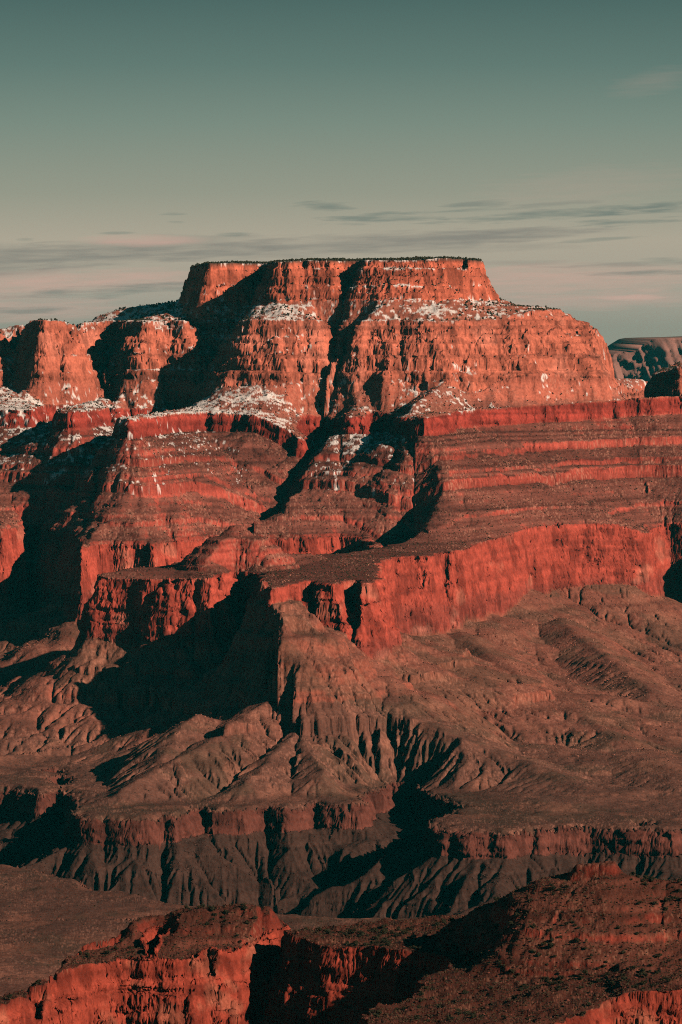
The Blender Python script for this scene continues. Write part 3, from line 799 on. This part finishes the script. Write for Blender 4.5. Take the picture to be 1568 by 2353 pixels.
class Erosion:
    """rain on the soft slopes: runs the drainage a few dozen times over a coarse copy of the ground and keeps what it removed"""

    def __init__(self, terr, post, x0, x1, y0, y1, step, n_it, kf, diff):
        self.x0, self.y0, self.step = x0, y0, step
        gx = np.arange(x0, x1, step); gy = np.arange(y0, y1, step)
        X, Y = np.meshgrid(gx, gy)
        z, zone, t, und, rough = terr(X, Y)
        z = post(X, Y, z, terr.S)
        ledgy = (0.22 + 0.78 * sstep(0.05, 0.42, t)) * np.where((Y < 8250) & (z > -735) & (X > -130) & (X < 110), 0.25, 1.0)
        soft = np.select([zone == 1, zone == -1, zone == 3, zone == 5, zone == 7], [ledgy, 0.8, 0.12, 0.40, 0.15], 0.0)
        z = z + (fbm(X, Y, step * 6, 3, 77) - 0.5) * 7 * (soft > 0)
        z0 = z.copy()
        ny, nx = z.shape; n = ny * nx
        idx = np.arange(n).reshape(ny, nx)
        offs = [(-1, 0, 1), (1, 0, 1), (0, -1, 1), (0, 1, 1), (-1, -1, 1.414), (-1, 1, 1.414), (1, -1, 1.414), (1, 1, 1.414)]
        for it in range(n_it):
            best = np.zeros((ny, nx)); rec = idx.copy(); dist = np.ones((ny, nx))
            pz = np.pad(z, 1, mode='edge')
            for dy, dx, L in offs:
                nb = pz[1 + dy:1 + dy + ny, 1 + dx:1 + dx + nx]
                s = (z - nb) / L
                j = np.clip(idx + dy * nx + dx, 0, n - 1)
                m = s > best
                best = np.where(m, s, best); rec = np.where(m, j, rec); dist = np.where(m, L, dist)
            zf = z.ravel(); order = np.argsort(zf)
            rl = rec.ravel()
            A = [1.0] * n; rlist = rl.tolist()
            for i in order[::-1].tolist():
                r = rlist[i]
                if r != i: A[r] += A[i]
            A = np.array(A)
            f = kf * soft.ravel() * np.sqrt(np.minimum(A, 4000)) / dist.ravel()
            h = zf.tolist(); fl = f.tolist()
            for i in order.tolist():
                r = rlist[i]
                if r != i:
                    q = fl[i]
                    v = (h[i] + q * h[r]) / (1 + q)
                    if v < h[i]: h[i] = v
            z = np.array(h).reshape(ny, nx)
            pz = np.pad(z, 1, mode='edge')
            lap = pz[:-2, 1:-1] + pz[2:, 1:-1] + pz[1:-1, :-2] + pz[1:-1, 2:] - 4 * z
            z = z + diff * np.clip(lap, -6, 6) * np.clip(soft, 0, 1)
        d = np.clip(z - z0, -40, 6) * (soft > 0)
        edge = np.minimum.reduce([X - x0, x1 - X, Y - y0, y1 - Y])
        self.d = d * sstep(0, 120, edge)

    def __call__(self, x, y):
        ny, nx = self.d.shape
        u = np.clip((x - self.x0) / self.step, 0, nx - 1.001); v = np.clip((y - self.y0) / self.step, 0, ny - 1.001)
        i = u.astype(np.int64); j = v.astype(np.int64); fu = u - i; fv = v - j
        d = self.d
        return (d[j, i] * (1 - fu) + d[j, i + 1] * fu) * (1 - fv) + (d[j + 1, i] * (1 - fu) + d[j + 1, i + 1] * fu) * fv


LEDGE = (np.array([-1500, -782, -744, -740.5, -705, 400.0]), np.array([-1500, -782, -755, -737, -705, 400.0]))
LEDGE2 = (np.array([-1500, -712, -693, -690.5, -672, 400.0]), np.array([-1500, -712, -701, -688, -672, 400.0]))


def hard_beds(x, y, z, S):
    """two resistant beds that crop out round the brown slopes"""
    w = sstep(20, 60, -S[0]) * sstep(15, 50, S[1]) * sstep(9400, 8700, y)
    a = w * sstep(0.40, 0.52, fbm(x, y, 210, 2, 951))
    b = w * sstep(0.36, 0.46, fbm(x, y, 170, 2, 961))
    jag = 5 * (facets(x, y, 26, 2, 971) - 0.5)
    z = z + (np.interp(z + jag, *LEDGE) - z - jag) * a
    return z + (np.interp(z + jag, *LEDGE2) - z - jag) * b


ERO = Erosion(TFAR, far_ridges, -1150, 1150, 6200, 10900, 4.0, 30, 0.028, 0.016)
print('erosion', round(time.time() - T0, 1))


def far_post(x, y, z, S):
    return hard_beds(x, y, far_ridges(x, y, z, S) + ERO(x, y), S)


th = columns(0.0900, 1000, 0.24, 110)
rowsD = rowsF = fan_grid(TFAR, th, 4700, 14200, 1600, 4.0, 0.13, far_post)
TH = np.repeat(th[:, None], rowsD.shape[1], 1)
X, Y = TH * rowsD, rowsD
Z, ZONE, TT, UND, RGH = TFAR(X, Y)
Zp = far_ridges(X, Y, Z, TFAR.S)
up = Zp > Z + 0.5
ZONE = np.where(up & (ZONE == 2), np.where(Zp > -530, 3, 1), np.where(up & (ZONE == 4), 5, np.where(up & (ZONE == 6), 7, np.where(up & (ZONE == 0), 1, ZONE))))
TT = np.where(up & (ZONE == 1) & (Zp > -700), np.minimum(TT, 0.08), TT)
Z = hard_beds(X, Y, Zp + ERO(X, Y), TFAR.S)
TRI = zip_columns(Y); NRM = tri_normals(X, Y, Z, TRI)
X, Y, Z = weather(X, Y, Z, NRM, ZONE, 1.0)
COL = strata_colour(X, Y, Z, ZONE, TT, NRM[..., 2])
COL = add_snow(COL, X, Y, Z, ZONE, TT, NRM[..., 2])
print('far terrain', round(time.time() - T0, 1))


def split_grid(X, Y, Z, COL, tris, label, names, mat):
    """cut one sheet of faces into the landforms it is made of"""
    lf = label.reshape(-1)[tris[:, 0]]
    co = np.stack([X, Y, Z], -1).reshape(-1, 3); cl = COL.reshape(-1, 3)
    for k, nm in names.items():
        f = tris[lf == k]
        if not len(f): continue
        used = np.unique(f)
        remap = np.zeros(len(co), np.int64); remap[used] = np.arange(len(used))
        o = mesh_from(nm, co[used], remap[f], cl[used], mat)
        o['kind'] = 'structure'


FARG = (X, Y, Z, ZONE, TT, NRM, TFAR.S); COLF = COL
PXg = CX + F_PX * X / Y
lab = np.where(ZONE >= 5, 1, np.where(ZONE >= 3, 2, np.where(ZONE == 2, 3, np.where(ZONE == 1, 4, 5))))
butte = (ZONE >= 2) & (ZONE <= 3) & (Y < 9350) & (PXg < 885)
lab = np.where(butte, 6, lab)
lab = np.where((Y < 7150) & (ZONE >= 0) & (ZONE <= 1), 7, lab)
split_grid(X, Y, Z, COL, TRI, lab, {1: 'mesa', 2: 'terraced_slope', 3: 'red_cliff', 4: 'talus_slope', 5: 'inner_gorge', 6: 'butte', 7: 'plateau'}, M_ROCK)
print('far mesh', round(time.time() - T0, 1))

# ------------------------------------------------------------------ the near side of the canyon
thn = columns(0.0900, 900, 0.30, 80)
rowsN = fan_grid(TNEAR, thn, 2300, 4800, 800, 2.0, 0.16, near_ridges)
TH = np.repeat(thn[:, None], rowsN.shape[1], 1)
X, Y = TH * rowsN, rowsN
Z, ZONE, TT, UND, RGH = TNEAR(X, Y)
Z2 = near_ridges(X, Y, Z, TNEAR.S)
Z2 = Z2 + ((fbm(X, Y, 7, 4, 801, 0.6) - 0.5) * 3.2 + (facets(X, Y, 17, 2, 811) - 0.5) * 3.0) * np.where(ZONE % 2 == 1, 1.0, 0.25)
ZONE = np.where((Z2 > Z + 0.5), 3, ZONE); Z = Z2
TRI = zip_columns(Y); NRM = tri_normals(X, Y, Z, TRI)
X, Y, Z = weather(X, Y, Z, NRM, ZONE, 0.5)
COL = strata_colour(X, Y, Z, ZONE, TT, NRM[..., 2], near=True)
NEARG = (X, Y, Z, ZONE, TT, NRM, TNEAR.S)
lab = np.where((CX + F_PX * X / Y) < 652, 1, 2)
split_grid(X, Y, Z, COL, TRI, lab, {1: 'foreground_cliff', 2: 'foreground_hill'}, M_NEAR)
print('near mesh', round(time.time() - T0, 1))


# ------------------------------------------------------------------ distant landforms and ground
def far_mesa_mesh():
    """a flat-topped mesa beyond the right shoulder, about 26 km away"""
    D = 26000.0
    r = random.Random(5)
    k = D / F_PX
    nx, nz = 420, 90
    sky = [(700, 1150), (1000, 1030), (1250, 905), (1330, 862), (1380, 836), (1412, 812), (1430, 806), (1448, 810), (1461, 806), (1470, 797), (1483, 789), (1496, 781), (1512, 778), (1545, 777), (1600, 776), (1700, 772), (1900, 775), (2300, 790)]
    px = np.linspace(700, 2300, nx)
    top = (HOR - np.interp(px, [a for a, b in sky], [b for a, b in sky])) * k
    u = np.linspace(0, 1, nz)
    PX, U = np.meshgrid(px, u, indexing='ij')
    TOP = np.repeat(top[:, None], nz, 1)
    Zz = TOP + (-1320 - TOP) * U
    drop = TOP - Zz
    fl = np.abs(2 * facets(PX * k + 0.3 * Zz, PX * 0 + 3, 110, 4, 700, 0.65) - 1)
    fl2 = facets(PX * k, Zz, 60, 2, 710)
    bulge = 170 * fl + 40 * fl2
    drop = beds(drop, BED_CLIFF2, 0.0)
    run = np.interp(drop, [0, 30, 45, 110, 125, 190, 330, 420, 1300], [0, 6, 40, 55, 90, 105, 360, 380, 1500])
    Yy = D - run - bulge * np.clip(drop / 60, 0.15, 1)
    Xx = (PX - CX) / F_PX * D
    Yy = Yy - 130 * (vn3(Xx / 130, Yy / 900, Zz / 90, 741) - 0.5) - 60 * (hash3(np.floor(Xx / 70), np.floor(Zz / 32), Zz * 0) - 0.5)
    back = np.stack([Xx[:, 0], np.full(nx, D + 3000.0), Zz[:, 0]], -1)
    co = np.concatenate([np.stack([Xx, Yy, Zz], -1).reshape(-1, 3), back])
    idx = np.arange(nx * nz).reshape(nx, nz)
    q = np.stack([idx[:-1, :-1], idx[:-1, 1:], idx[1:, 1:], idx[1:, :-1]], -1).reshape(-1, 4)
    bi = nx * nz + np.arange(nx)
    q2 = np.stack([idx[:-1, 0], idx[1:, 0], bi[1:], bi[:-1]], -1)
    band = vn(Zz / 22, PX * 0.002, 33) - 0.5
    c = np.where((drop < 200)[..., None], A_(.29, .155, .135), np.where((drop < 330)[..., None], A_(.21, .13, .115), A_(.26, .125, .105))) * (1 + 0.5 * band)[..., None]  # greyed rock: part of the distance haze is put into the albedo
    c = np.concatenate([c.reshape(-1, 3), np.tile(A_(.12, .09, .07), (nx, 1))])
    o = mesh_from('far_mesa', co, np.concatenate([q, q2]), c, M_ROCK)
    o['kind'] = 'structure'


far_mesa_mesh()
S_ = 32000.0
gco = np.array([(-S_, -8000, -1345), (S_, -8000, -1345), (S_, S_, -1345), (-S_, S_, -1345)], dtype=np.float64)
g = mesh_from('canyon_floor', gco, np.array([[0, 1, 2, 3]]), np.tile(A_(.16, .085, .065), (4, 1)), M_ROCK)
g['kind'] = 'structure'
print('distance', round(time.time() - T0, 1))


# ------------------------------------------------------------------ plants and boulders
def leaf_material(name, c):
    m = bpy.data.materials.new(name); m.use_nodes = True
    N, L = m.node_tree.nodes, m.node_tree.links
    bs = N['Principled BSDF']; bs.inputs['Roughness'].default_value = 0.9; bs.inputs['Specular IOR Level'].default_value = 0.1
    geo = N.new('ShaderNodeNewGeometry'); n1 = N.new('ShaderNodeTexNoise'); n1.inputs['Scale'].default_value = 0.35
    L.new(geo.outputs['Position'], n1.inputs['Vector'])
    rp = N.new('ShaderNodeValToRGB')
    rp.color_ramp.elements[0].position = 0.3; rp.color_ramp.elements[0].color = (c[0] * .6, c[1] * .6, c[2] * .6, 1)
    rp.color_ramp.elements[1].position = 0.7; rp.color_ramp.elements[1].color = (c[0] * 1.5, c[1] * 1.4, c[2] * 1.2, 1)
    L.new(n1.outputs['Fac'], rp.inputs[0]); L.new(rp.outputs[0], bs.inputs['Base Color'])
    return m


M_LEAF = leaf_material('juniper_leaf', (.034, .037, .023))
M_DRY = leaf_material('dry_scrub', (.055, .045, .03))
RNG = np.random.RandomState(4)
PHI = (1 + 5 ** .5) / 2
ICO_V = np.array([(-1, PHI, 0), (1, PHI, 0), (-1, -PHI, 0), (1, -PHI, 0), (0, -1, PHI), (0, 1, PHI), (0, -1, -PHI), (0, 1, -PHI), (PHI, 0, -1), (PHI, 0, 1), (-PHI, 0, -1), (-PHI, 0, 1)]) / math.sqrt(1 + PHI * PHI)
ICO_F = np.array([(0, 11, 5), (0, 5, 1), (0, 1, 7), (0, 7, 10), (0, 10, 11), (1, 5, 9), (5, 11, 4), (11, 10, 2), (10, 7, 6), (7, 1, 8), (3, 9, 4), (3, 4, 2), (3, 2, 6), (3, 6, 8), (3, 8, 9), (4, 9, 5), (2, 4, 11), (6, 2, 10), (8, 6, 7), (9, 8, 1)])


def clumps(name, P, rad, tall, mat, col=None):
    n = len(P)
    jit = RNG.uniform(0.55, 1.25, (n, 12, 1))
    an = RNG.uniform(0, 6.28, n); ca, sa = np.cos(an), np.sin(an)
    V = ICO_V[None] * jit
    V = np.stack([V[..., 0] * ca[:, None] - V[..., 1] * sa[:, None], V[..., 0] * sa[:, None] + V[..., 1] * ca[:, None], V[..., 2]], -1)
    V = V * np.stack([rad, rad, rad * tall], -1)[:, None] + P[:, None] + np.stack([0 * rad, 0 * rad, rad * tall * 0.6], -1)[:, None]
    Fc = (ICO_F[None] + 12 * np.arange(n)[:, None, None]).reshape(-1, 3)
    c = None if col is None else np.repeat(col, 12, 0)
    return mesh_from(name, V.reshape(-1, 3), Fc, c, mat, False)


def seen(X, Y, Z):
    a = Z / Y
    m = np.maximum.accumulate(a, axis=1)
    return a >= m - 1e-4


def pick(mask, n, weight=None):
    k = np.flatnonzero(mask.ravel())
    if weight is not None:
        w = weight.ravel()[k]; w = w / w.sum()
        return RNG.choice(k, min(n, len(k)), replace=False, p=w)
    return RNG.choice(k, min(n, len(k)), replace=False)


X, Y, Z, ZONE, TT, NRM, SF = FARG
vis = seen(X, Y, Z)
PXg = CX + F_PX * X / Y
inn = (PXg > -120) & (PXg < 1700)
nz = NRM[..., 2]
cl = fbm(X, Y, 45, 2, 901)
rowg = HOR - F_PX * Z / Y
flat3 = np.stack([X, Y, Z], -1).reshape(-1, 3)
sel, rad, tall = [], [], []
area = np.gradient(Y, axis=1) * Y            # each point stands for this much ground
for mask, n, r0, r1, tl in (
        ((ZONE == 9) & (SF[4] > -70), 2600, 2.2, 4.2, 1.25),
        ((ZONE == 9) & (SF[4] <= -70) & vis, 400, 2.5, 4.5, 1.2),
        ((ZONE == 7) & (cl > 0.40), 4200, 1.6, 3.6, 1.1),
        ((ZONE == 8) & (nz > 0.45), 900, 1.3, 2.6, 1.1),
        ((ZONE == 6) & (nz > 0.55), 500, 1.3, 2.6, 1.1),
        ((ZONE == 5) & (cl > 0.40), 3800, 1.2, 2.8, 1.0),
        ((ZONE == 3) & (nz > 0.5), 6500, 0.9, 2.0, 0.9),
        ((ZONE == 1) & (nz > 0.6), 5000, 0.6, 1.3, 0.9)):
    k = pick(mask & inn, n, np.abs(area))
    sel.append(k); rad.append(RNG.uniform(r0, r1, len(k)) * RNG.uniform(0.7, 1.1, len(k))); tall.append(np.full(len(k), tl))
sel = np.concatenate(sel); rad = np.concatenate(rad); tall = np.concatenate(tall)
o = clumps('juniper_scrub', flat3[sel], rad, tall, M_LEAF)
o['kind'] = 'stuff'; o['label'] = 'dark junipers and scrub dotted over the mesa rim and the red slopes'; o['category'] = 'scrub'

# fallen blocks below the far walls
sel, rad = [], []
for mask, n, r1 in (((ZONE == 5) & (nz > 0.5), 2600, 2.6), ((ZONE == 3) & (nz > 0.45), 3800, 2.2), ((ZONE == 1) & (TT < 0.6) & (nz > 0.5), 5200, 2.0), ((ZONE == -1) & (nz > 0.4), 1500, 1.8)):
    k = pick(mask & vis & inn, n, np.abs(area) * np.clip(fbm(X, Y, 110, 3, 921) - 0.35, 0.02, 1) ** 2)
    sel.append(k); rad.append(RNG.uniform(0.25, 1.0, len(k)) ** 3 * r1 + 0.5)
sel = np.concatenate(sel); rad = np.concatenate(rad)
bc = COLF.reshape(-1, 3)[sel] * RNG.uniform(0.8, 1.7, (len(sel), 1))
o = clumps('fallen_rocks', flat3[sel] - np.array([0, 0, 0.4]), rad, np.full(len(sel), 0.8), M_ROCK, np.clip(bc, .02, .6))
o['kind'] = 'stuff'; o['label'] = 'fallen rock blocks scattered on the slopes below the cliffs'; o['category'] = 'rocks'

X, Y, Z, ZONE, TT, NRM, SF = NEARG
vis = seen(X, Y, Z); PXg = CX + F_PX * X / Y; rowg = HOR - F_PX * Z / Y; nz = NRM[..., 2]
inn = (PXg > -60) & (PXg < 1640)
flat3 = np.stack([X, Y, Z], -1).reshape(-1, 3)
area = np.abs(np.gradient(Y, axis=1) * Y)
dens = np.clip(fbm(X, Y, 60, 3, 911) - 0.28, 0.02, 1) ** 2
good = vis & inn & (nz > 0.62) & (ZONE % 2 == 1) & (rowg < 2360) & (rowg > 2000)
k = pick(good, 5200, area)
o = clumps('low_scrub', flat3[k], RNG.uniform(0.35, 0.95, len(k)), np.full(len(k), 0.8), M_DRY)
o['kind'] = 'stuff'; o['label'] = 'low dry scrub covering the near red slopes'; o['category'] = 'scrub'
k = pick(vis & inn & (ZONE % 2 == 1) & (rowg < 2370) & (rowg > 2000), 1700, area)
bc = A_(.13, .05, .038) * RNG.uniform(0.6, 1.3, (len(k), 1))
o = clumps('boulders', flat3[k] - np.array([0, 0, 0.3]), RNG.uniform(0.2, 1.0, len(k)) ** 4 * 1.5 + 0.2, np.full(len(k), 0.75), M_NEAR, bc)
o['kind'] = 'stuff'; o['label'] = 'loose red boulders strewn over the near slopes'; o['category'] = 'boulders'


def bush_mesh(seed, lobes, leaves):
    """a juniper: short forked stem, lobes of foliage made of many small leaf sprays"""
    r = np.random.RandomState(seed)
    vs, fs = [], []
    ctr = [(r.uniform(-.55, .55), r.uniform(-.55, .55), r.uniform(.35, 1.0), r.uniform(.35, .6)) for _ in range(lobes)]
    for (cx, cy, cz, cr) in ctr:
        for _ in range(leaves):
            d = r.normal(size=3); d /= np.linalg.norm(d)
            p = np.array([cx, cy, cz]) + d * cr * r.uniform(.55, 1.05) * np.array([1, 1, .8])
            if p[2] < 0.02: p[2] = r.uniform(.02, .2)
            a = r.normal(size=3); a /= np.linalg.norm(a); b = np.cross(a, d); b /= np.linalg.norm(b) + 1e-6
            sz = r.uniform(.10, .22)
            i = len(vs)
            vs += [p + a * sz, p - a * sz * .6 + b * sz * .7, p - a * sz * .6 - b * sz * .7]
            fs.append((i, i + 1, i + 2))
    for j in range(3):      # stems
        base = np.array([r.uniform(-.1, .1), r.uniform(-.1, .1), -0.25]); tip = np.array(ctr[j % lobes][:3])
        i = len(vs)
        for q in range(5):
            an = q * 2 * math.pi / 5
            vs.append(base + np.array([math.cos(an) * .07, math.sin(an) * .07, 0])); vs.append(tip + np.array([math.cos(an) * .025, math.sin(an) * .025, 0]))
        for q in range(5):
            a0, a1 = i + 2 * q, i + 2 * ((q + 1) % 5)
            fs += [(a0, a1, a1 + 1), (a0, a1 + 1, a0 + 1)]
    me = bpy.data.meshes.new('juniper_bush')
    me.from_pydata([tuple(v) for v in vs], [], fs); me.materials.append(M_LEAF); me.update()
    return me


BUSHES = [bush_mesh(100 + i, 4 + i % 4, 70) for i in range(7)]
k = pick(good & (rowg > 2015), 290, area * dens)
for n, i in enumerate(k):
    me = BUSHES[n % len(BUSHES)]
    o = bpy.data.objects.new('juniper_bush', me); sc.collection.objects.link(o)
    sz = RNG.uniform(1.6, 3.3) * (1.25 if RNG.rand() < .2 else 1)
    o.location = tuple(flat3[i]); o.rotation_euler = (0, 0, RNG.uniform(0, 6.28)); o.scale = (sz, sz, sz * RNG.uniform(.7, 1.0))
    o['label'] = 'dark green juniper bush growing on the near red slopes'; o['category'] = 'bush'
    o['group'] = 'juniper bushes on the near slopes'
print('plants', round(time.time() - T0, 1))

# ------------------------------------------------------------------ air
def haze(density):
    x0, x1, y0, y1, z0, z1 = -S_ - 50, S_ + 50, -8050, S_ + 50, -1346.0, 232.0
    v = [(x, y, z) for z in (z0, z1) for y in (y0, y1) for x in (x0, x1)]
    f = [(0, 2, 3, 1), (4, 5, 7, 6), (0, 1, 5, 4), (2, 6, 7, 3), (0, 4, 6, 2), (1, 3, 7, 5)]
    me = bpy.data.meshes.new('haze'); me.from_pydata(v, [], f); me.update()
    m = bpy.data.materials.new('haze'); m.use_nodes = True
    N, L = m.node_tree.nodes, m.node_tree.links
    N.remove(N['Principled BSDF'])
    pv = N.new('ShaderNodeVolumePrincipled'); pv.inputs['Color'].default_value = (.02, .82, .98, 1); pv.inputs['Density'].default_value = density
    pv.inputs['Anisotropy'].default_value = 0.0
    L.new(pv.outputs[0], N['Material Output'].inputs['Volume'])
    me.materials.append(m)
    o = bpy.data.objects.new('haze', me); sc.collection.objects.link(o); o['kind'] = 'stuff'


haze(4.5e-6)
